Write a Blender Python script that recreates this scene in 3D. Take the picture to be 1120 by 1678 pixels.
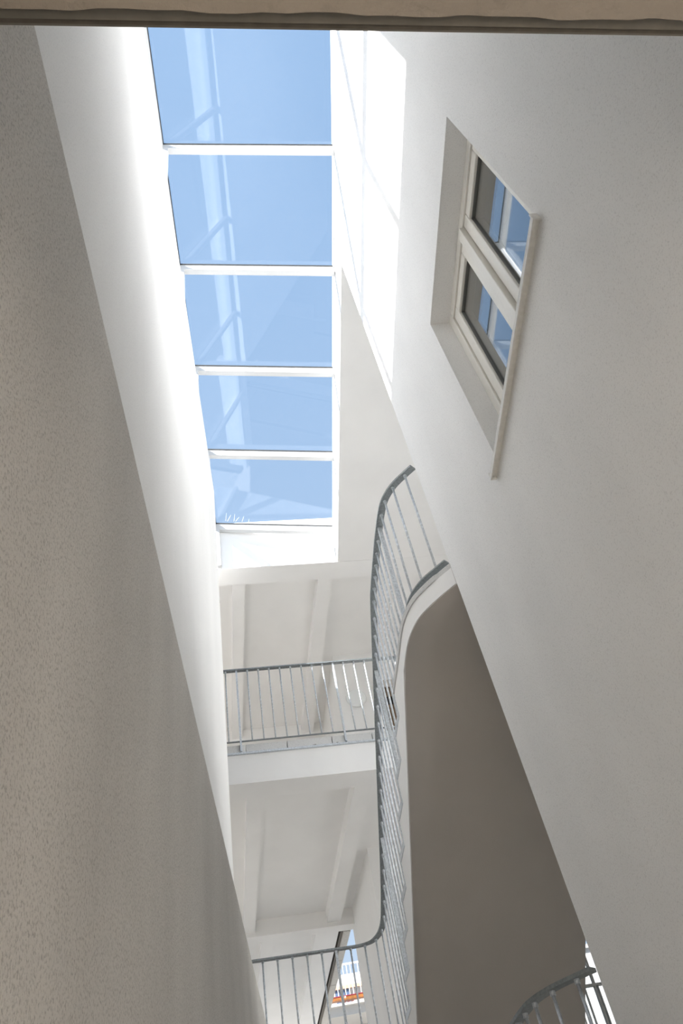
import bpy, bmesh, math, random
from mathutils import Vector, Matrix

# ------------------------------------------------------------------ clear
for o in list(bpy.data.objects):
    bpy.data.objects.remove(o, do_unlink=True)
scene = bpy.context.scene
COL = scene.collection
random.seed(7)

S = 1.15             # metres per layout unit (camera to right-hand wall = 1 unit)
ZC = 1.4 * S         # camera height above the floor


def W(p):
    return Vector((p[0] * S, p[1] * S, p[2] * S + ZC))


# ------------------------------------------------------------------ camera
def unit(v):
    return v / v.length


fpx, CX, CY = 1266.4, 560.0, 839.0
up = unit(Vector((295.2 - CX, -(-300 - CY), -fpx)))
yy = Vector((569 - CX, -(2244.9 - CY), -fpx))
yy = unit(yy - up * yy.dot(up))
xx = yy.cross(up)
cam_d = bpy.data.cameras.new('camera')
cam = bpy.data.objects.new('camera', cam_d)
COL.objects.link(cam)
cam_d.sensor_fit = 'VERTICAL'
cam_d.sensor_height = 36
cam_d.sensor_width = 24
cam_d.lens = 36 * fpx / 1678
cam_d.clip_start = 0.01
cam_d.clip_end = 300
M = Matrix((xx, yy, up)).to_4x4()
M.translation = W((0, 0, 0))
cam.matrix_world = M
scene.camera = cam

# ------------------------------------------------------------------ world, sun, exposure
SUN = 7.8
SKY = 0.318
w = bpy.data.worlds.new('sky')
scene.world = w
w.use_nodes = True
nt = w.node_tree
nt.nodes.clear()
tc = nt.nodes.new('ShaderNodeTexCoord')
sx = nt.nodes.new('ShaderNodeSeparateXYZ')
cr = nt.nodes.new('ShaderNodeValToRGB')
cr.color_ramp.elements[0].position = 0.0
cr.color_ramp.elements[0].color = (0.62, 0.74, 0.88, 1)
cr.color_ramp.elements[1].position = 1.0
cr.color_ramp.elements[1].color = (0.36, 0.55, 0.83, 1)
bg = nt.nodes.new('ShaderNodeBackground')
bg.inputs['Strength'].default_value = SKY
wo = nt.nodes.new('ShaderNodeOutputWorld')
nt.links.new(tc.outputs['Generated'], sx.inputs[0])
nt.links.new(sx.outputs['Z'], cr.inputs[0])
nt.links.new(cr.outputs[0], bg.inputs['Color'])
nt.links.new(bg.outputs[0], wo.inputs[0])

sd = bpy.data.lights.new('sun', 'SUN')
sd.energy = SUN
sd.angle = math.radians(0.53)
sd.color = (1.0, 0.975, 0.945)
sun = bpy.data.objects.new('sun', sd)
COL.objects.link(sun)
sun.rotation_euler = Vector((1.0, 0.502, -1.205)).to_track_quat('-Z', 'Y').to_euler()
sun.location = (-20, -10, 30)

vs = scene.view_settings
vs.view_transform = 'Standard'
vs.look = 'None'
vs.gamma = 1.0
vs.exposure = 1.72
vs.use_curve_mapping = False
cy = scene.cycles
cy.max_bounces = 20
cy.diffuse_bounces = 16
cy.glossy_bounces = 6
cy.transmission_bounces = 8
cy.transparent_max_bounces = 24

# ------------------------------------------------------------------ materials
MATS = {}


def new_mat(name):
    m = bpy.data.materials.new(name)
    m.use_nodes = True
    n = m.node_tree
    b = n.nodes['Principled BSDF']
    MATS[name] = m
    return m, n, b


def plaster(name, col, scale=70, bump=0.25, var=0.06, rough=0.9, pits=0.0, dist=0.004, lim=(0.33, 0.46)):
    m, n, b = new_mat(name)
    tc = n.nodes.new('ShaderNodeTexCoord')
    fine = n.nodes.new('ShaderNodeTexNoise')
    fine.inputs['Scale'].default_value = scale
    fine.inputs['Detail'].default_value = 5
    fine.inputs['Roughness'].default_value = 0.65
    big = n.nodes.new('ShaderNodeTexNoise')
    big.inputs['Scale'].default_value = 1.7
    big.inputs['Detail'].default_value = 4
    mp = n.nodes.new('ShaderNodeMapping')
    mp.inputs['Scale'].default_value = (1.0, 1.0, 0.35)
    n.links.new(tc.outputs['Object'], mp.inputs[0])
    n.links.new(tc.outputs['Object'], fine.inputs['Vector'])
    n.links.new(mp.outputs[0], big.inputs['Vector'])
    r = n.nodes.new('ShaderNodeValToRGB')
    e = r.color_ramp.elements
    e[0].position, e[1].position = 0.3, 0.7
    e[0].color = tuple(c * (1 - var) for c in col) + (1,)
    e[1].color = tuple(min(1, c * (1 + var * 0.5)) for c in col) + (1,)
    n.links.new(big.outputs['Fac'], r.inputs[0])
    out = r.outputs[0]
    if pits:
        r2 = n.nodes.new('ShaderNodeValToRGB')
        p = r2.color_ramp.elements
        p[0].position, p[1].position = lim
        p[0].color = (1 - pits, 1 - pits, 1 - pits, 1)
        p[1].color = (1, 1, 1, 1)
        n.links.new(fine.outputs['Fac'], r2.inputs[0])
        mx = n.nodes.new('ShaderNodeMix')
        mx.data_type = 'RGBA'
        mx.blend_type = 'MULTIPLY'
        mx.inputs[0].default_value = 1
        n.links.new(out, mx.inputs[6])
        n.links.new(r2.outputs[0], mx.inputs[7])
        out = mx.outputs[2]
    n.links.new(out, b.inputs['Base Color'])
    b.inputs['Roughness'].default_value = rough
    b.inputs['Specular IOR Level'].default_value = 0.2
    bp = n.nodes.new('ShaderNodeBump')
    bp.inputs['Strength'].default_value = bump
    bp.inputs['Distance'].default_value = dist
    n.links.new(fine.outputs['Fac'], bp.inputs['Height'])
    n.links.new(bp.outputs[0], b.inputs['Normal'])
    return m


def solid(name, col, rough=0.5, metal=0.0, spec=0.4, mottle=0.0, scale=60):
    m, n, b = new_mat(name)
    b.inputs['Roughness'].default_value = rough
    b.inputs['Metallic'].default_value = metal
    b.inputs['Specular IOR Level'].default_value = spec
    tc = n.nodes.new('ShaderNodeTexCoord')
    nz = n.nodes.new('ShaderNodeTexNoise')
    nz.inputs['Scale'].default_value = scale
    nz.inputs['Detail'].default_value = 3
    r = n.nodes.new('ShaderNodeValToRGB')
    e = r.color_ramp.elements
    e[0].position, e[1].position = 0.35, 0.65
    e[0].color = tuple(c * (1 - mottle) for c in col) + (1,)
    e[1].color = tuple(col) + (1,)
    n.links.new(tc.outputs['Object'], nz.inputs['Vector'])
    n.links.new(nz.outputs['Fac'], r.inputs[0])
    n.links.new(r.outputs[0], b.inputs['Base Color'])
    return m


def glass(name, r0, tint=(0.97, 0.985, 1.0)):
    m = bpy.data.materials.new(name)
    m.use_nodes = True
    n = m.node_tree
    n.nodes.clear()
    lw = n.nodes.new('ShaderNodeLayerWeight')
    lw.inputs['Blend'].default_value = 0.5
    pw = n.nodes.new('ShaderNodeMath')
    pw.operation = 'POWER'
    pw.inputs[1].default_value = 5.0
    fr = n.nodes.new('ShaderNodeMapRange')     # Schlick reflectance per surface
    fr.inputs['To Min'].default_value = r0
    fr.inputs['To Max'].default_value = 1.0
    n.links.new(lw.outputs['Facing'], pw.inputs[0])
    n.links.new(pw.outputs[0], fr.inputs['Value'])
    t = n.nodes.new('ShaderNodeBsdfTransparent')
    t.inputs[0].default_value = tint + (1,)
    g = n.nodes.new('ShaderNodeBsdfGlossy')
    g.inputs['Roughness'].default_value = 0.0
    g.inputs['Color'].default_value = (0.95, 0.97, 1.0, 1)
    mx = n.nodes.new('ShaderNodeMixShader')
    o = n.nodes.new('ShaderNodeOutputMaterial')
    n.links.new(fr.outputs[0], mx.inputs[0])
    n.links.new(t.outputs[0], mx.inputs[1])
    n.links.new(g.outputs[0], mx.inputs[2])
    n.links.new(mx.outputs[0], o.inputs[0])
    MATS[name] = m
    return m


plaster('plaster', (0.875, 0.870, 0.862), scale=150, bump=0.5, var=0.05, pits=0.16)
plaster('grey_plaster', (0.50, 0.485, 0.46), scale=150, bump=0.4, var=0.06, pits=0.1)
plaster('smooth_plaster', (0.872, 0.866, 0.856), scale=140, bump=0.10, var=0.03)
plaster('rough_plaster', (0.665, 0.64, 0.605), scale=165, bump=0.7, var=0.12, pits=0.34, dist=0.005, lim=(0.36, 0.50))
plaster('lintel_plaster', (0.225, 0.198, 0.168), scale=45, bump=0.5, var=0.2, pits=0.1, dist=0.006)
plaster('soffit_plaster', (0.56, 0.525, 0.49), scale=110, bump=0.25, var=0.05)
plaster('stone', (0.64, 0.64, 0.63), scale=160, bump=0.2, var=0.08, pits=0.35)
plaster('facade', (0.46, 0.45, 0.435), scale=60, bump=0.1, var=0.03)
plaster('ground', (0.30, 0.29, 0.27), scale=20, bump=0.1, var=0.15)
plaster('roofing', (0.16, 0.16, 0.16), scale=40, bump=0.3, var=0.2)
plaster('light_stone', (0.58, 0.56, 0.53), scale=60, bump=0.15, var=0.08, pits=0.2)
plaster('floor_stone', (0.60, 0.58, 0.55), scale=30, bump=0.1, var=0.1)
solid('galvanised_shaded', (0.30, 0.325, 0.335), rough=0.45, metal=0.55, mottle=0.25, scale=60)  # darker zinc for the rails; shade of their undersides put into the colour
solid('galvanised', (0.66, 0.70, 0.74), rough=0.42, metal=0.4, mottle=0.28, scale=75)
solid('white_paint', (0.62, 0.62, 0.615), rough=0.35, mottle=0.02)
solid('frame_paint', (0.80, 0.775, 0.72), rough=0.4, mottle=0.03)
solid('dark_strip', (0.045, 0.045, 0.045), rough=0.6)
solid('sash_shade_grey', (0.16, 0.16, 0.15), rough=0.5)
solid('sill_metal', (0.82, 0.81, 0.78), rough=0.45, mottle=0.10, scale=40)
solid('dark_frame', (0.13, 0.115, 0.095), rough=0.6, mottle=0.2)
solid('channel_paint', (0.20, 0.185, 0.16), rough=0.6, mottle=0.1)
solid('brown_wood', (0.17, 0.11, 0.06), rough=0.5, mottle=0.4, scale=14)
solid('dark_glass', (0.01, 0.009, 0.008), rough=0.1)
solid('room_paint', (0.40, 0.37, 0.31), rough=0.8, mottle=0.05)
solid('room_light', (0.70, 0.66, 0.60), rough=0.8, mottle=0.05)
solid('room_floor', (0.74, 0.66, 0.56), rough=0.5, mottle=0.2, scale=8)
solid('opal', (0.86, 0.88, 0.88), rough=0.25, mottle=0.0)
solid('steel_grey', (0.16, 0.16, 0.15), rough=0.5, metal=0.3)
solid('panel_stone', (0.62, 0.60, 0.56), rough=0.8, mottle=0.12, scale=25)
solid('orange_wood', (0.26, 0.095, 0.02), rough=0.5, mottle=0.4, scale=10)
solid('red_paint', (0.22, 0.02, 0.03), rough=0.5, mottle=0.1)
solid('blue_glass', (0.09, 0.13, 0.22), rough=0.15, mottle=0.1, scale=3)
solid('pale_orange', (0.40, 0.29, 0.22), rough=0.8, mottle=0.05)
solid('twig', (0.85, 0.84, 0.80), rough=0.8)
solid('grit', (0.23, 0.21, 0.18), rough=0.95, mottle=0.4)
glass('roof_glass', 0.022)
glass('window_glass', 0.20, (0.80, 0.80, 0.76))


# ------------------------------------------------------------------ mesh helpers
def ident(a, b, c):
    return (a, b, c)


def F(u, v, z):          # the far block stands slightly askew to the shaft
    return (u - 0.1 * v, 6.685 + 0.075 * u + v, z)


class MB:
    def __init__(self):
        self.v, self.f = [], []

    def add(self, vs, fs):
        n = len(self.v)
        self.v += [W(p) for p in vs]
        self.f += [tuple(i + n for i in f) for f in fs]
        return self

    def hexa(self, pts):
        return self.add(pts, [(0, 3, 2, 1), (4, 5, 6, 7), (0, 1, 5, 4), (1, 2, 6, 5), (2, 3, 7, 6), (3, 0, 4, 7)])

    def box(self, x0, x1, y0, y1, z0, z1, fr=ident):
        return self.hexa([fr(x0, y0, z0), fr(x1, y0, z0), fr(x1, y1, z0), fr(x0, y1, z0),
                          fr(x0, y0, z1), fr(x1, y0, z1), fr(x1, y1, z1), fr(x0, y1, z1)])

    def prism(self, poly, z0, z1):      # plan polygon (ccw) extruded in z
        n = len(poly)
        vs = [(x, y, z0) for x, y in poly] + [(x, y, z1) for x, y in poly]
        fs = [tuple(range(n - 1, -1, -1)), tuple(range(n, 2 * n))]
        fs += [(i, (i + 1) % n, n + (i + 1) % n, n + i) for i in range(n)]
        return self.add(vs, fs)

    def profile(self, A, B):            # two matching closed loops
        n = len(A)
        fs = [tuple(range(n - 1, -1, -1)), tuple(range(n, 2 * n))]
        fs += [(i, (i + 1) % n, n + (i + 1) % n, n + i) for i in range(n)]
        return self.add(list(A) + list(B), fs)

    def sweep(self, path, wd, ht):      # flat bar: horizontal width, vertical height
        P = [Vector(p) for p in path]
        n = len(P)
        vs, fs = [], []
        for i, p in enumerate(P):
            t = P[min(i + 1, n - 1)] - P[max(i - 1, 0)]
            h = Vector((t.x, t.y, 0)).normalized()
            s = Vector((h.y, -h.x, 0)) * wd / 2
            nrm = s.normalized().cross(t.normalized()) * ht / 2
            vs += [tuple(p - s - nrm), tuple(p + s - nrm), tuple(p + s + nrm), tuple(p - s + nrm)]
        for i in range(n - 1):
            a, b = 4 * i, 4 * i + 4
            for k in range(4):
                fs.append((a + k, a + (k + 1) % 4, b + (k + 1) % 4, b + k))
        fs += [(3, 2, 1, 0), (4 * n - 4, 4 * n - 3, 4 * n - 2, 4 * n - 1)]
        return self.add(vs, fs)

    def tube(self, path, r, seg=8):
        P = [Vector(p) for p in path]
        n = len(P)
        vs, fs = [], []
        for i, p in enumerate(P):
            t = (P[min(i + 1, n - 1)] - P[max(i - 1, 0)]).normalized()
            a = Vector((1, 0, 0)) if abs(t.x) < 0.8 else Vector((0, 1, 0))
            s = t.cross(a).normalized()
            q = t.cross(s)
            rr = r[i] if isinstance(r, (list, tuple)) else r
            for k in range(seg):
                g = 2 * math.pi * k / seg
                vs.append(tuple(p + (s * math.cos(g) + q * math.sin(g)) * rr))
        for i in range(n - 1):
            for k in range(seg):
                fs.append((i * seg + k, i * seg + (k + 1) % seg, (i + 1) * seg + (k + 1) % seg, (i + 1) * seg + k))
        fs += [tuple(range(seg - 1, -1, -1)), tuple(range((n - 1) * seg, n * seg))]
        return self.add(vs, fs)

    def mesh(self, name, org):
        me = bpy.data.meshes.new(name)
        me.from_pydata([v - org for v in self.v], [], self.f)
        bm = bmesh.new()
        bm.from_mesh(me)
        bmesh.ops.recalc_face_normals(bm, faces=bm.faces)
        bm.to_mesh(me)
        bm.free()
        return me

    def build(self, name, mat, parent=None, kind=None, bevel=0, smooth=False):
        xs, ys, zs = zip(*[(v.x, v.y, v.z) for v in self.v])
        org = Vector(((min(xs) + max(xs)) / 2, (min(ys) + max(ys)) / 2, min(zs)))
        me = self.mesh(name, org)
        me.materials.append(MATS[mat])
        if smooth:
            for p in me.polygons:
                p.use_smooth = True
        o = bpy.data.objects.new(name, me)
        COL.objects.link(o)
        place(o, org, parent)
        if kind:
            o['kind'] = kind
        if bevel:
            b = o.modifiers.new('bevel', 'BEVEL')
            b.width = bevel * S
            b.segments = 2
            b.limit_method = 'ANGLE'
        return o


BASE = {}


def place(o, org, parent):
    if parent is not None:
        o.parent = parent
        o.location = org - BASE[parent.name]
    else:
        o.location = org
    BASE[o.name] = Vector(org)


def copy_at(src, pos, parent):
    c = src.copy()
    COL.objects.link(c)
    place(c, W(pos), parent)
    return c


def thing(name, label, cat, base, group=None, kind=None):
    o = bpy.data.objects.new(name, None)
    o.empty_display_size = 0.1
    COL.objects.link(o)
    place(o, W(base), None)
    if label:
        o['label'] = label
    if cat:
        o['category'] = cat
    if group:
        o['group'] = group
    if kind:
        o['kind'] = kind
    return o


def struct(name, mb, mat, label=None, cat=None, bevel=0):
    o = mb.build(name, mat, None, 'structure', bevel)
    if label:
        o['label'] = label
    if cat:
        o['category'] = cat
    return o


def smooth_path(pts, n=6):
    P = [Vector(p) for p in pts]
    out = []
    for i in range(len(P) - 1):
        a, b, c, d = P[max(i - 1, 0)], P[i], P[i + 1], P[min(i + 2, len(P) - 1)]
        for k in range(n):
            t = k / n
            out.append(0.5 * ((2 * b) + (c - a) * t + (2 * a - 5 * b + 4 * c - d) * t * t + (3 * b - a - 3 * c + d) * t ** 3))
    out.append(P[-1])
    return out


def resample(path, step, start=0.0):
    P = [Vector(p) for p in path]
    out, need = [], start
    for a, b in zip(P, P[1:]):
        L = Vector((b.x - a.x, b.y - a.y, 0)).length
        pos = 0.0
        while L - pos >= need:
            pos += need
            d = (b - a)
            out.append((a + d * (pos / L), Vector((d.x, d.y, 0)).normalized()))
            need = step
        need -= (L - pos)
    return out


# ------------------------------------------------------------------ setting: shell
GZ = -1.4
struct('ground', MB().box(-40, 40, -40, 60, GZ - 0.4, GZ - 0.15), 'ground', 'paved ground outside the building', 'ground')
struct('floor', MB().box(-4.2, 4.2, -3.2, 11, GZ - 0.15, GZ), 'floor_stone', 'grey stone floor far below the stair hall', 'floor')

# right wall with the window opening
WY0, WY1, WZ0, WZ1 = 0.965, 1.955, 2.345, 3.505
XW, YC = 1.0, 2.967
m = MB()
m.box(XW, 1.27, -0.3, WY0, GZ, 6.97)
m.box(XW, 1.27, WY1, YC, GZ, 6.97)
m.box(XW, 1.27, WY0, WY1, GZ, WZ0)
m.box(XW, 1.27, WY0, WY1, WZ1, 6.97)
struct('wall_right', m, 'plaster', 'tall white rough-plastered wall on the right holding the recessed window', 'wall')
# room behind that window
struct('wall_room', MB().box(1.27, 4.0, -0.3, -0.1, GZ, 6.97).box(3.2, 3.4, -0.1, 2.75, GZ, 6.97).box(1.27, 4.0, 2.75, YC, GZ, 6.97),
       'room_paint', 'dim beige room seen through the recessed window', 'wall')
struct('ceiling_room', MB().box(1.27, 3.2, -0.1, 2.75, 4.3, 4.4).box(1.27, 3.2, -0.1, 2.75, 1.4, 1.5), 'room_paint',
       'dim beige ceiling behind the recessed window', 'ceiling')
struct('roof_right', MB().box(1.0, 4.2, -3.2, YC, 6.97, 7.05), 'facade', 'flat roof over the right-hand rooms', 'roof')

# left walls
struct('wall_left', MB().box(-0.66, -0.38, 0.10, 5.01, GZ, 6.0), 'plaster',
       'tall white plastered wall on the left running up to the skylight', 'wall')
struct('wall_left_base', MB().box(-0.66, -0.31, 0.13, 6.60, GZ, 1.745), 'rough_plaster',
       'darker rough-plastered lower wall in the left foreground', 'wall')
struct('beam_left', MB().box(-0.76, -0.515, 5.01, 6.66, 5.7, 6.0), 'smooth_plaster', 'white beam under the skylight beyond the left wall', 'beam')
struct('roof_left', MB().box(-4.2, -0.66, -0.25, 6.9, 5.72, 5.9), 'roofing', 'flat roof left of the skylight', 'roof')
struct('wall_outer_left', MB().box(-4.2, -3.0, -0.25, 6.4, GZ, 5.72).box(-4.2, -0.66, -0.25, -0.05, GZ, 5.72).box(-3.0, -2.76, -0.4, 0.9, GZ, 7.0, F).box(-3.0, -2.76, 2.3, 4.2, GZ, 7.0, F).box(-3.0, -2.76, 0.9, 2.3, GZ, 2.3, F).box(-3.0, -2.76, 0.9, 2.3, 3.4, 4.7, F).box(-3.0, -2.76, 0.9, 2.3, 6.3, 7.0, F), 'smooth_plaster',
       'white wall at the far left of the hall', 'wall')  # unseen; its two openings are added to let daylight into the far rooms

# near wall with the opening the picture is taken from
m = MB()
m.box(-0.66, -0.2, -0.25, 0.128, GZ, 0.96)
m.box(0.94, 1.0, -0.25, 0.128, GZ, 0.96)
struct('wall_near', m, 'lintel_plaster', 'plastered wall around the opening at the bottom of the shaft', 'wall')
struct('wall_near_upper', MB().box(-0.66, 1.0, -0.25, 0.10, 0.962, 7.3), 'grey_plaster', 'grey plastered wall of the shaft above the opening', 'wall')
struct('wall_back_room', MB().box(1.9, 2.1, -3.0, -0.3, GZ, 1.3).box(-1.7, -1.5, -3.0, -2.8, GZ, 1.3),
       'room_light', 'pale pier and side wall of the unseen open room behind the opening', 'wall')  # unseen room, left open behind and at left to let sunlight in
struct('ceiling_back_room', MB().box(-1.7, 2.1, -3.2, -0.25, 1.3, 1.4), 'room_light', 'pale ceiling of the room behind the opening', 'ceiling')

struct('floor_back_room', MB().box(-1.7, 1.9, -3.2, -0.25, GZ, GZ + 0.02), 'room_floor', 'warm pale floor added behind the opening to bounce sunlight', 'floor')  # unseen; added so its sunlit surface throws warm light on lintel and walls

# lintel with its recessed channel
lt = thing('trim_1', 'brownish plastered lintel with a dark recessed channel across the top of the view', 'lintel', (0.24, 0.0, 0.90), kind='structure')


def skew(x, y, z):
    return (x, y + 0.046 * x, z)


m = MB()
n = 44
lo, hi = [], []
for i in range(n + 1):
    x = -0.2 + (0.94 + 0.2) * i / n
    e = 0.1415 + 0.0012 * math.sin(i * 0.9) + 0.0009 * math.sin(i * 2.3 + 1)
    lo.append(skew(x, -0.25, 0.90))
    hi.append(skew(x, e, 0.90))
for i in range(n):
    a, b, c, d = lo[i], lo[i + 1], hi[i + 1], hi[i]
    m.hexa([a, b, c, d] + [(p[0], p[1], 0.957) for p in (a, b, c, d)])
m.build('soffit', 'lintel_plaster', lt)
MB().box(-0.2, 0.94, 0.1425, 0.153, 0.918, 0.945, skew).build('channel', 'channel_paint', lt)
MB().box(-0.2, 0.94, 0.153, 0.158, 0.925, 0.955, skew).build('dark_strip', 'dark_frame', lt)  # dark colour stands for the shaded, deeper part of the channel
m = MB()
m.box(-0.2, 0.94, 0.158, 0.1605, 0.928, 0.96, skew)
m.build('lip', 'channel_paint', lt)

# ceiling right of the skylight, with the skylight kerb
def xr(y):
    return 1.004 - 0.0125 * (y - 2.1)


def xl(y):
    return -0.446 - 0.0115 * (y - 2.0)


ye = lambda x: 6.685 + 0.075 * x
m = MB()
m.prism([(1.0, YC), (4.2, YC), (4.2, ye(4.2)), (0.935, ye(0.935))], 6.53, 6.72)
m.prism([(1.0, YC), (1.2, YC), (1.16, ye(1.16)), (0.935, ye(0.935))], 6.72, 6.965)
struct('ceiling', m, 'smooth_plaster', 'flat white ceiling beside the skylight above the stair landing', 'ceiling')

# ------------------------------------------------------------------ far block (askew by about five degrees)
UL, UR, VB = -2.75, 3.98, 3.75


def storey(parent, zb, joists, full):
    """edge beam, joists, back beam and slab; zb = underside of the edge beam"""
    MB().box(UL, UR, 0, 0.29, zb, zb + full, F).build('edge_beam', 'smooth_plaster', parent)
    MB().box(UL, UR, 0.29, VB + 0.2, zb + 0.215, zb + 0.32, F).build('slab', 'smooth_plaster', parent)
    if full < 0.5:
        MB().box(UL, UR, 0.30, VB + 0.2, zb + 0.32, zb + 0.335, F).build('paving', 'light_stone', parent)
    for (a, b) in joists:
        MB().box(a, b, 0.29, VB if a < 1 else 2.1, zb + 0.07, zb + 0.215, F).build('joist', 'smooth_plaster', parent)
    MB().box(UL, 1.08, VB, VB + 0.2, zb + 0.02, zb + 0.215, F).build('back_beam', 'smooth_plaster', parent)


JO = [(-1.38, -1.23), (-0.33, -0.18), (0.73, 0.905), (1.79, 1.965)]
top = thing('ceiling_far', 'white beamed ceiling above the upper balcony at the far end', 'ceiling', F(0, 0, 6.526), kind='structure')
storey(top, 6.526, JO, 0.80)

bal = thing('balcony', 'white concrete balcony with beamed underside across the far end of the shaft', 'balcony', F(0, 0, 3.737))
storey(bal, 3.737, JO, 0.305)
brg = thing('walkway', 'white concrete walkway floor at the foot of the stair flight, under the balcony', 'walkway', F(0, 0, 0.937))
storey(brg, 0.937, JO, 0.305)


def lip_and_stones(parent, z, u0, u1):
    MB().box(u0, u1, -0.024, 0.0, z - 0.020, z - 0.002, F).build('lip', 'galvanised', parent)
    u, k = u0 + 0.03, 0
    while u < u1 - 0.05:
        L = 0.44 if k % 2 else 0.40
        b = min(u + L, u1)
        MB().box(u + 0.004, b - 0.004, -0.004, 0.30, z - 0.005, z + 0.088, F).build('edge_stone', 'stone', parent, bevel=0.004)
        for q in range(random.choice((1, 2, 3))):
            gx = random.uniform(u + 0.03, b - 0.03)
            r = random.uniform(0.010, 0.017)
            c = F(gx, -0.006, z - 0.002)
            MB().tube([(c[0], c[1], c[2]), (c[0] + 0.002, c[1], c[2] + r * 0.6), (c[0], c[1], c[2] + r)],
                      [r * 1.1, r * 0.9, r * 0.3], 7).build('mortar_dab', 'grit', parent)
        u, k = b, k + 1


lip_and_stones(bal, 4.052, -1.2, 2.6)
lip_and_stones(brg, 1.250, -0.55, 0.62)

# walls of the far block
m = MB()
m.box(1.08, 2.62, 2.1, VB + 0.2, 1.257, 3.952, F)
m.box(1.08, 2.62, 2.1, VB + 0.2, 4.057, 6.741, F)
struct('wall_core', m, 'smooth_plaster', 'white core wall behind the balcony with the round lamp on it', 'wall')
struct('wall_back', MB().box(UL, 1.08, VB + 0.2, VB + 0.4, 4.057, 6.846, F), 'smooth_plaster', 'white back wall behind the upper balcony', 'wall')
m = MB()
m.box(2.62, 4.2, 2.1, 2.3, 4.057, 6.741, F)
m.box(2.62, 4.2, 2.1, 2.3, GZ, 1.5, F)
m.box(2.62, 4.2, 2.1, 2.3, 3.05, 3.952, F)
m.box(2.62, 2.95, 2.1, 2.3, 1.5, 3.05, F)
m.box(3.60, 4.2, 2.1, 2.3, 1.5, 3.05, F)
struct('wall_stair_window', m, 'smooth_plaster', 'white wall around the tall bright stair window', 'wall')
struct('wall_outer_right', MB().box(4.0, 4.2, YC, 9.2, GZ, 6.9), 'smooth_plaster', 'white outer wall right of the stairs', 'wall')

struct('wall_stair', MB().box(2.55, 2.7, YC, 5.55, GZ, 6.53), 'smooth_plaster', 'unseen white wall beyond the stair flight, placed to bounce sunlight', 'wall')  # out of view; set so its sunlit face brightens balcony and ceiling

# brown door on the upper balcony
dr = thing('door_1', 'brown wooden door with small dark panes at the right end of the upper balcony', 'door', F(1.85, 2.05, 4.057), kind='structure')
MB().box(1.60, 2.15, 2.045, 2.1, 4.057, 6.09, F).build('leaf', 'brown_wood', dr)
MB().box(1.55, 1.60, 2.03, 2.1, 4.057, 6.15, F).build('door_jamb', 'smooth_plaster', dr)
MB().box(2.15, 2.20, 2.03, 2.1, 4.057, 6.15, F).build('door_jamb', 'smooth_plaster', dr)
MB().box(1.60, 2.15, 2.03, 2.1, 6.09, 6.20, F).build('head', 'soffit_plaster', dr)
for a in (1.67, 1.90):
    MB().box(a, a + 0.17, 2.038, 2.05, 5.81, 5.93, F).build('pane', 'dark_glass', dr)

# stair window (bright, lower right)
w2 = thing('window_2', 'tall bright window with thin grey bars beside the lower stair railing', 'window', F(3.5, 2.2, 1.5), kind='structure')
MB().box(2.95, 3.6, 2.16, 2.20, 1.5, 1.54, F).box(2.95, 3.6, 2.16, 2.20, 3.01, 3.05, F).box(2.95, 2.99, 2.16, 2.2, 1.54, 3.01, F).box(3.56, 3.6, 2.16, 2.2, 1.54, 3.01, F).build('window_frame', 'steel_grey', w2)
for a, b in ((3.195, 3.216), (3.33, 3.345)):
    MB().box(a, b, 2.16, 2.2, 1.54, 3.01, F).build('mullion', 'steel_grey', w2)
MB().box(2.99, 3.56, 2.155, 2.2, 2.252, 2.276, F).build('transom', 'steel_grey', w2)
for a in (3.085, 3.23, 3.45):
    MB().box(a, a + 0.012, 2.165, 2.195, 1.54, 2.252, F).build('glazing_bar', 'steel_grey', w2)
MB().box(2.99, 3.56, 2.178, 2.182, 1.54, 3.01, F).build('pane', 'roof_glass', w2)

# loggia beyond the lower storey
lg = thing('loggia_roof', 'white beamed loggia soffit edged with grey panels beyond the walkway', 'soffit', F(0, VB + 0.2, 3.75))
MB().box(UL, 0.93, VB + 0.2, 8.6, 3.90, 4.02, F).build('slab', 'smooth_plaster', lg)
for a, b in ((-1.0, -0.85), (-0.1, 0.05), (0.60, 0.90)):
    MB().box(a, b, VB + 0.2, 8.6, 3.78, 3.90, F).build('joist', 'smooth_plaster', lg)
MB().box(0.925, 0.958, VB + 0.2, 8.6, 3.775, 4.02, F).build('gutter_edge', 'dark_frame', lg)
MB().box(UL - 0.2, UL, VB + 0.2, 8.6, 1.05, 4.02, F).build('side_wall', 'smooth_plaster', lg)  # unseen wall added to keep the sun out of the loggia
MB().box(UL, 1.3, VB + 0.2, 8.6, 1.05, 1.25, F).build('floor_slab', 'floor_stone', lg)
v = VB + 0.22
for k in range(5):
    L = (1.02 if k == 0 else 0.97)
    MB().box(0.958, 1.05, v, v + L - 0.02, 3.75, 4.0, F).build('edge_panel', 'panel_stone', lg, bevel=0.006)
    v += L

# ------------------------------------------------------------------ skylight
sk = thing('skylight', 'long glazed skylight with white bars and blue sky overhead', 'skylight', (0.28, 3.3, 6.0))
ZR, ZL = 7.0, 7.28
BY = [0.10, 1.045, 2.136, 3.225, 4.340, 5.452, 6.615]


def zt(x, y):
    t = (x - xl(y)) / (xr(y) - xl(y))
    return ZL + (ZR - ZL) * t


def slope_box(x0, x1, y0, y1, d0, d1):
    """box lying in the roof plane; x as 0..1 across the glass; d = offsets below the glass"""
    pts = []
    for d in (d0, d1):
        for (t, y) in ((x0, y0), (x1, y0), (x1, y1), (x0, y1)):
            x = xl(y) + (xr(y) - xl(y)) * t
            pts.append((x, y, zt(x, y) - d))
    return MB().hexa(pts)


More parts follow.
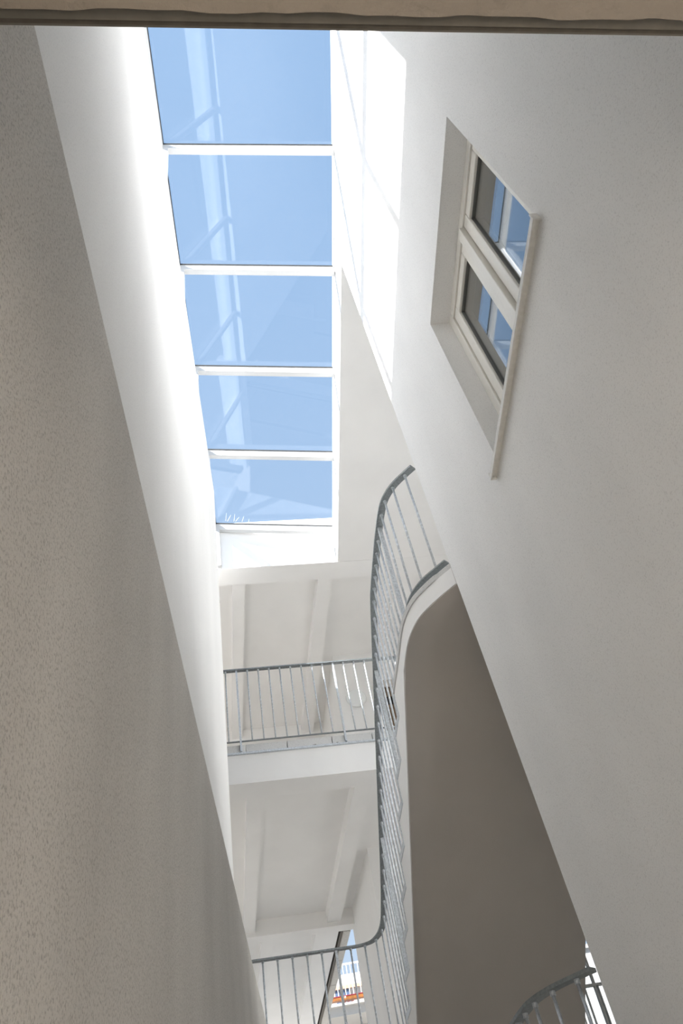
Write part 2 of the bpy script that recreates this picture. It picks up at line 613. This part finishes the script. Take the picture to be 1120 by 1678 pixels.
for i, y in enumerate(BY):
    if i == 0:
        continue
    slope_box(0.0, 1.0, y - 0.027, y + 0.027, 0.115, -0.005).build('rafter', 'white_paint', sk, bevel=0.004)
    slope_box(0.0, 1.0, y - 0.034, y + 0.034, 0.016, 0.004).build('seal', 'dark_strip', sk)
    yy0 = y
    m = MB().box(xl(y) - 0.004, xl(y) + 0.042, y - 0.026, y + 0.026, 6.0 if i < 6 else 6.53, 7.27)
    p = m.build('post', 'white_paint', sk, bevel=0.004)
    c = (xl(y) + 0.045, y - 0.005, 7.17)
    for dz in (0, 0.03):
        MB().tube([(c[0] - 0.004, c[1], c[2] + dz), (c[0] + 0.004, c[1], c[2] + dz)], 0.005, 6).build('bolt', 'galvanised', p)
for i in range(len(BY) - 1):
    a, b = BY[i] + 0.024, BY[i + 1] - 0.024
    slope_box(0.0, 1.0, a, b, 0.010, 0.002).build('roof_pane', 'roof_glass', sk)
    m = MB()
    xa, xb = xl(a) - 0.022, xl(b) - 0.022
    m.hexa([(xa - 0.006, a, 6.05), (xa, a, 6.05), (xb, b, 6.05), (xb - 0.006, b, 6.05),
            (xa - 0.006, a, 7.22), (xa, a, 7.22), (xb, b, 7.22), (xb - 0.006, b, 7.22)])
    m.build('side_pane', 'roof_glass', sk)


def long_bar(off0, off1, z0, z1, y0, y1, f=xl):
    return MB().hexa([(f(y0) + off0, y0, z0), (f(y0) + off1, y0, z0), (f(y1) + off1, y1, z0), (f(y1) + off0, y1, z0),
                      (f(y0) + off0, y0, z1), (f(y0) + off1, y0, z1), (f(y1) + off1, y1, z1), (f(y1) + off0, y1, z1)])


long_bar(-0.05, 0.0, 7.19, 7.30, 0.0, 6.66).build('top_rail', 'white_paint', sk)
long_bar(0.0, 0.008, 7.255, 7.27, 0.1, 6.66).build('seal', 'dark_strip', sk)
long_bar(-0.05, 0.0, 6.0, 6.05, 0.0, 6.66).build('sill_rail', 'white_paint', sk)
long_bar(-0.004, 0.05, 6.966, 7.02, 0.0, 6.66, xr).build('eaves_rail', 'white_paint', sk)
# dry twigs blown against the lower edge of the glass
tw = thing('dry_twigs', 'few pale dry twigs lying on the last skylight pane', 'twigs', (-0.35, 6.50, 7.28))
for (x, y, dx, dy) in ((-0.37, 6.55, 0.02, -0.10), (-0.35, 6.56, 0.05, -0.07), (-0.27, 6.56, 0.02, -0.09), (-0.25, 6.56, 0.05, -0.04), (-0.17, 6.56, 0.03, -0.06), (-0.09, 6.57, 0.01, -0.03)):
    z = zt(x, y) + 0.006
    MB().tube([(x, y, z), (x + dx, y + dy, z + 0.03)], [0.0022, 0.0010], 5).build('twig', 'twig', tw)

# ------------------------------------------------------------------ recessed window in the right wall
w1 = thing('window_1', 'white two-casement window recessed in the right wall, reflecting blue sky', 'window', (1.1, 1.46, WZ0), kind='structure')


def ring(x0, x1, y0, y1, z0, z1, wd):
    return MB().box(x0, x1, y0, y0 + wd, z0, z1).box(x0, x1, y1 - wd, y1, z0, z1).box(x0, x1, y0 + wd, y1 - wd, z0, z0 + wd).box(x0, x1, y0 + wd, y1 - wd, z1 - wd, z1)


ring(1.10, 1.20, WY0, WY1, WZ0, WZ1, 0.055).build('window_frame', 'frame_paint', w1, bevel=0.004)
MB().box(1.085, 1.20, 1.435, 1.485, WZ0 + 0.055, WZ1 - 0.055).build('mullion', 'frame_paint', w1, bevel=0.004)
for a, b in ((WY0 + 0.06, 1.43), (1.49, WY1 - 0.06)):
    c = ring(1.107, 1.18, a, b, WZ0 + 0.06, WZ1 - 0.06, 0.062).build('casement', 'frame_paint', w1, bevel=0.006)
    ring(1.120, 1.14, a + 0.060, b - 0.060, WZ0 + 0.12, WZ1 - 0.12, 0.006).build('sash_shade_line', 'sash_shade_grey', c)  # thin grey ring coloured like the shade deep in the sash
    MB().box(1.128, 1.134, a + 0.062, b - 0.062, WZ0 + 0.122, WZ1 - 0.122).build('pane', 'window_glass', c)
# sill
m = MB()
m.box(0.970, 1.10, 0.955, 2.025, 2.335, 2.343)
m.box(0.970, 0.975, 0.955, 2.025, 2.318, 2.335)
m.box(0.970, 0.998, 0.950, 0.957, 2.318, 2.360)
m.box(0.970, 0.998, 2.020, 2.027, 2.318, 2.360)
m.build('window_sill', 'sill_metal', w1, bevel=0.002)

# ------------------------------------------------------------------ staircase
RISE, GO, N = 0.1565, 0.2365, 9
ZL0, Y0 = 2.728, 4.061


def xs(y):
    return 0.757 - 0.0475 * (y - 3.7)


def stairs(dz, label, flight=True, group=None):
    st = thing('staircase', label, 'staircase', (1.2, 4.4, 1.15 + dz), group)
    curve = smooth_path([(1.0, YC + 0.003, 0), (0.94, 3.035, 0), (0.87, 3.125, 0), (0.815, 3.215, 0), (0.778, 3.34, 0), (0.762, 3.48, 0), (0.757, 3.68, 0)], 5)
    poly = [(p.x, p.y) for p in curve]
    poly = poly[::-1]
    # landing slab: plan counter-clockwise
    xr_ = 1.76
    plan = poly + [(2.545, YC), (2.545, 4.04), (1.775, 4.04), (xs(4.04), 4.04)]
    plan = [(p[0], p[1]) for p in plan]
    MB().prism(plan[::-1], 2.62 + dz, ZL0 + dz).build('landing', 'soffit_plaster', st)
    # white fascia skin over the slab edge
    A = [(p.x - 0.004, p.y, 0) for p in curve] + [(xs(4.04) - 0.004, 4.04, 0)]
    m = MB()
    for a, b in zip(A, A[1:]):
        m.hexa([(a[0], a[1], 2.618 + dz), (a[0] + 0.01, a[1], 2.618 + dz), (b[0] + 0.01, b[1], 2.618 + dz), (b[0], b[1], 2.618 + dz),
                (a[0], a[1], ZL0 + dz), (a[0] + 0.01, a[1], ZL0 + dz), (b[0] + 0.01, b[1], ZL0 + dz), (b[0], b[1], ZL0 + dz)])
    m.build('fascia', 'smooth_plaster', st)
    # one smooth rounded underside below landing and flight
    cv = sorted((p.y, p.x) for p in curve)

    def xleft(y):
        if y >= cv[-1][0]:
            return xs(y)
        for (ya, xa), (yb, xb) in zip(cv, cv[1:]):
            if ya <= y <= yb:
                return xa + (xb - xa) * (y - ya) / max(1e-6, yb - ya)
        return cv[0][1]

    def zs(y):
        if not flight:
            return 2.62
        a_, b_, kk = 2.62, 4.988 - 0.645 * y, 0.10
        h = max(kk - abs(a_ - b_), 0) / kk
        return min(a_, b_) - h * h * kk / 4
    ys_ = [YC + 0.003 + (5.94 - YC) * (i / 90) for i in range(91)]
    if not flight:
        ys_ = [y for y in ys_ if y < 4.0]
    vs_, fs_ = [], []
    for y in ys_:
        for t in range(7):
            x = xleft(y) + (xs(y) + 1.10 - xleft(y)) * t / 6
            vs_.append((x, y, zs(y) - 0.006 + dz))
    for i in range(len(ys_) - 1):
        for t in range(6):
            q = i * 7 + t
            fs_.append((q, q + 1, q + 8, q + 7))
    so = MB().add(vs_, fs_).build('underside', 'soffit_plaster', st, smooth=True)
    sm = so.modifiers.new('thickness', 'SOLIDIFY')
    sm.thickness = 0.004
    # stone paving with grey edge
    off = [(x - 0.012 if y > 3.05 else x, y) for x, y in plan]
    MB().prism(off[::-1], ZL0 + dz, ZL0 + 0.034 + dz).build('paving', 'stone', st)
    if not flight:
        return st
    soff = lambda y: -0.645 * y + 4.988
    prof = [(4.04, ZL0), (Y0, ZL0)]
    z, y = ZL0, Y0
    for k in range(N):
        z -= RISE
        prof.append((y, z))
        if k < N - 1:
            y += GO
            prof.append((y, z))
    yend = y
    zend = z
    prof += [(6.60, zend), (6.60, 1.15), ((4.988 - 1.15) / 0.645, 1.15), ((4.988 - 2.62) / 0.645, 2.62), (4.04, 2.62)]
    prof = prof[:-2] + [(4.04, soff(4.04))]
    wid = 1.10
    L = [(xs(y), y - 0.0, z) for y, z in prof]
    R = [(xs(y) + wid, y + 0.0475 * wid, z) for y, z in prof]
    MB().profile(L, R).build('flight', 'soffit_plaster', st)
    m = MB()
    m.profile([(p[0] - 0.005, p[1], p[2]) for p in L], [(p[0] + 0.006, p[1], p[2]) for p in L])
    m.build('string', 'smooth_plaster', st)
    # small infill between landing soffit and flight
    yk = (4.988 - 2.62) / 0.645
    MB().profile([(xs(q[0]), q[0], q[1]) for q in ((yk, 2.621), (4.04, soff(4.04)), (4.04, 2.621))],
                 [(xs(q[0]) + wid, q[0] + 0.05, q[1]) for q in ((yk, 2.621), (4.04, soff(4.04)), (4.04, 2.621))]).build('haunch', 'soffit_plaster', st)
    MB().profile([(xs(q[0]) - 0.005, q[0], q[1]) for q in ((yk, 2.621), (4.04, soff(4.04)), (4.04, 2.621))],
                 [(xs(q[0]) + 0.006, q[0], q[1]) for q in ((yk, 2.621), (4.04, soff(4.04)), (4.04, 2.621))]).build('haunch_face', 'smooth_plaster', st)
    # treads and galvanised saw-tooth edging
    z, y = ZL0, Y0
    for k in range(N):
        z -= RISE
        y1 = y + GO if k < N - 1 else 6.6
        MB().hexa([(xs(y) - 0.002, y, z), (xs(y) + wid, y + 0.05, z), (xs(y1) + wid, y1 + 0.05, z), (xs(y1) - 0.002, y1, z),
                   (xs(y) - 0.002, y, z + 0.03), (xs(y) + wid, y + 0.05, z + 0.03), (xs(y1) + wid, y1 + 0.05, z + 0.03), (xs(y1) - 0.002, y1, z + 0.03)]).build('tread', 'stone', st)
        # edging: a plate from the re-entrant corner to the next nosing, and one up the riser
        ya, yb = y - 0.012, min(y1, y + GO)
        t = 0.035
        x0, x1 = xs(ya) - 0.009, xs(yb) - 0.009
        m = MB()
        hh, ww = 0.034, 0.022
        pr = [(x0, ya, z - 0.004), (x1, yb + 0.012, z - 0.004), (x1, yb + 0.012, z + hh), (x0, ya + ww, z + hh), (x0, ya + ww, z + RISE - 0.004), (x0, ya, z + RISE - 0.004)]
        m.profile(pr, [(p[0] + 0.010, p[1], p[2]) for p in pr])
        m.build('edging_plate', 'galvanised', st)
        y = y1
    return st


stairs(0, 'curved white stair landing and descending flight with dark underside, zigzag metal edge')
stairs(-2.843, 'lower stair landing with curved edge under the lower right railing', flight=False)


# ------------------------------------------------------------------ railings
def railing(th, path, zoff, length, step, post_every, bottom=None, bw=0.040, start=0.05, first_post=1, flip=False):
    """path: handrail centre line; balusters hang below it"""
    MB().sweep(path, 0.046, 0.013).build('handrail', 'galvanised_shaded', th)
    bal_src = post_src = None
    for k, (p, d) in enumerate(resample(path, step, start)):
        is_post = (k % post_every) == first_post
        Lk = length(p) if callable(length) else length
        base = (p.x, p.y, p.z - Lk)
        if is_post:
            ang = math.atan2(d.y, d.x)
            if post_src is None:
                m = MB().hexa([(-0.009, -0.013, 0), (0.009, -0.013, 0), (0.009, 0.013, 0), (-0.009, 0.013, 0),
                               (-0.009, -0.013, 1), (0.009, -0.013, 1), (0.009, 0.013, 1), (-0.009, 0.013, 1)])
                me = m.mesh('post', W((0, 0, 0)))
                me.materials.append(MATS['galvanised'])
                post_src = bpy.data.objects.new('post', me)
                o = post_src
            else:
                o = post_src.copy()
            COL.objects.link(o)
            place(o, W((base[0], base[1], base[2] - zoff)), th)
            o.scale = (1, 1, Lk + zoff)
            o.rotation_euler = (0, 0, ang)
        else:
            if bal_src is None:
                Z = Lk
                m = MB().tube([(0, 0, 0), (0, 0, Z)], 0.0070, 8)
                m.tube([(0, 0, Z - 0.022), (0, 0, Z - 0.001)], 0.0110, 8)
                me = m.mesh('baluster', W((0, 0, 0)))
                me.materials.append(MATS['galvanised'])
                for q in me.polygons:
                    q.use_smooth = len(q.vertices) == 4
                bal_src = bpy.data.objects.new('baluster', me)
                o = bal_src
                o['len'] = Lk
            else:
                o = bal_src.copy()
                o.scale = (1, 1, Lk / bal_src['len'])
            COL.objects.link(o)
            place(o, W(base), th)
    if bottom:
        MB().sweep(bottom, bw, 0.008).build('bottom_rail', 'galvanised_shaded', th)


PLAN = [(1.0, 3.005), (0.953, 3.055), (0.878, 3.145), (0.828, 3.255), (0.809, 3.376), (0.801, 3.49), (0.793, 3.62), (0.785, 3.85), (0.779, 4.06)]

# main stair railing: landing curve, flight, curve on to the walkway
sr = thing('stair_railing', 'long galvanised railing curving from the landing down the flight to the walkway', 'railing', (0.75, 4.6, 1.3))
land = [(x, y, 3.64) for x, y in PLAN]
flight = [(0.774, 4.20, 3.615), (0.758, 4.55, 3.41), (0.7335, 5.06, 3.104), (0.705, 5.66, 2.744), (0.683, 6.12, 2.468), (0.668, 6.33, 2.345)]
low = [(0.652, 6.45, 2.275), (0.62, 6.555, 2.238), (0.565, 6.645, 2.222), (0.49, 6.69, 2.22), (0.38, 6.698, 2.22), (0.2, 6.685, 2.22), (-0.1, 6.665, 2.22), (-0.55, 6.632, 2.22)]
path = smooth_path(land + flight + low, 6)


def rail_len(p):
    if p.y < 4.15 and p.z > 3.5:
        return 0.828
    if p.z > 2.3:
        zr = ZL0 - RISE * (p.y - Y0) / GO
        return p.z - (zr + 0.02)
    return 0.86


bot = smooth_path([(x, y, 2.812) for x, y in PLAN], 5)
railing(sr, path, 0.06, rail_len, 0.1165, 10, bot, 0.04, 0.075, 4)
MB().sweep(smooth_path([(0.60, 6.60, 1.37), (0.565, 6.645, 1.365), (0.49, 6.69, 1.36), (0.38, 6.698, 1.36), (0.2, 6.685, 1.36), (-0.1, 6.665, 1.36), (-0.55, 6.632, 1.36)], 5), 0.04, 0.01).build('bottom_rail', 'galvanised', sr)

# lower landing railing
lr = thing('landing_railing', 'curved galvanised railing of the lower landing in the bottom right corner', 'railing', (0.85, 3.4, -0.05))
lp = smooth_path([(x, y, 0.795) for x, y in PLAN], 6)
railing(lr, lp, 0.06, 0.826, 0.1165, 10, smooth_path([(x, y, -0.031) for x, y in PLAN], 5), 0.04, 0.075, 4)

# balcony railing
br = thing('balcony_railing', 'straight galvanised railing along the far upper balcony, partly sunlit', 'railing', F(0.3, -0.01, 4.05))
bp = [F(u, -0.018, 5.012) for u in (-1.2, -0.6, 0.0, 0.6, 1.2, 1.8, 2.6)]
railing(br, bp, 0.11, 0.845, 0.1132, 9, [F(u, -0.018, 4.168) for u in (-1.2, 0.6, 2.6)], 0.018, 0.152, 6)

# ------------------------------------------------------------------ wall lamp on the core wall
c = F(1.30, 2.1, 5.98)
lm = thing('wall_lamp', 'round flat white wall lamp on the core wall behind the balcony railing', 'lamp', (c[0], c[1] - 0.03, c[2] - 0.135))


def disc(y0, y1, r0, r1, seg=40):
    vs, fs = [], []
    for (yo, r) in ((y0, r0), ((y0 + y1) / 2, (r0 + r1) / 2 + 0.004), (y1, r1)):
        for k in range(seg):
            g = 2 * math.pi * k / seg
            vs.append((c[0] + r * math.cos(g), c[1] - yo + 0.075 * r * math.cos(g), c[2] + r * math.sin(g)))
    for ring_ in range(2):
        for k in range(seg):
            fs.append((ring_ * seg + k, ring_ * seg + (k + 1) % seg, (ring_ + 1) * seg + (k + 1) % seg, (ring_ + 1) * seg + k))
    fs += [tuple(range(seg - 1, -1, -1)), tuple(range(2 * seg, 3 * seg))]
    return MB().add(vs, fs)


disc(0.0, 0.015, 0.125, 0.125).build('base', 'white_paint', lm)
disc(0.015, 0.05, 0.136, 0.120).build('diffuser', 'opal', lm)

# ------------------------------------------------------------------ outside
YE = 22.0
k = YE / 17.0
nb = thing('building', 'sunlit white house across the street with a railed balcony and orange board', 'building', (1.0, YE, GZ))
MB().box(-2.0, 4.5, YE + 0.8, YE + 4, GZ, 5.36 * k).build('wall', 'facade', nb)
MB().box(-2.0, 4.5, YE - 0.1, YE + 0.8, 4.45 * k, 4.60 * k).build('balcony_slab', 'facade', nb)
MB().box(-2.0, 4.5, YE - 0.22, YE - 0.1, 4.60 * k, 4.64 * k).build('cornice', 'facade', nb)
MB().box(-2.0, 4.5, YE - 0.05, YE + 0.10, 4.725 * k, 4.775 * k).build('board', 'orange_wood', nb)
MB().tube([(0.73 * k, YE - 0.08, 4.755 * k), (0.73 * k, YE - 0.14, 4.755 * k)], 0.02, 8).build('pipe_end', 'white_paint', nb)
MB().box(-2.0, 4.5, YE - 0.02, YE + 0.06, 4.79 * k, 4.805 * k).build('red_rail', 'red_paint', nb)
MB().box(-2.0, 4.5, YE, YE + 0.04, 5.34 * k, 5.37 * k).build('handrail', 'white_paint', nb)
x = 0.2
while x < 2.0:
    MB().box(x, x + 0.018, YE + 0.005, YE + 0.03, 4.80 * k, 5.34 * k).build('rail_bar', 'white_paint', nb)
    x += 0.075 * k
for a, b in ((0.56, 0.64), (0.66, 0.74), (0.77, 0.83)):
    q = MB().box(a * k * 1.03, b * k * 1.03, YE + 0.77, YE + 0.83, 4.55 * k, 5.08 * k).build('window', 'blue_glass', nb)
MB().box(0.2, 2.6, YE + 0.74, YE + 0.8, 5.09 * k, 5.15 * k).build('lintel_band', 'pale_orange', nb)
for a in (0.70, 0.78, 0.86):
    MB().box(a * k, (a + 0.05) * k, YE + 0.3, YE + 0.5, 4.78 * k, 4.86 * k).build('flower_box', 'red_paint', nb)

wh = thing('annex', 'sunlit white house wall outside the stair window', 'building', (6.0, 16, GZ))
MB().box(3.0, 9.0, 14.5, 16, GZ, 4.16).build('wall', 'facade', wh)
MB().box(3.0, 9.0, 14.47, 16.1, 4.16, 4.22).build('cornice', 'facade', wh)
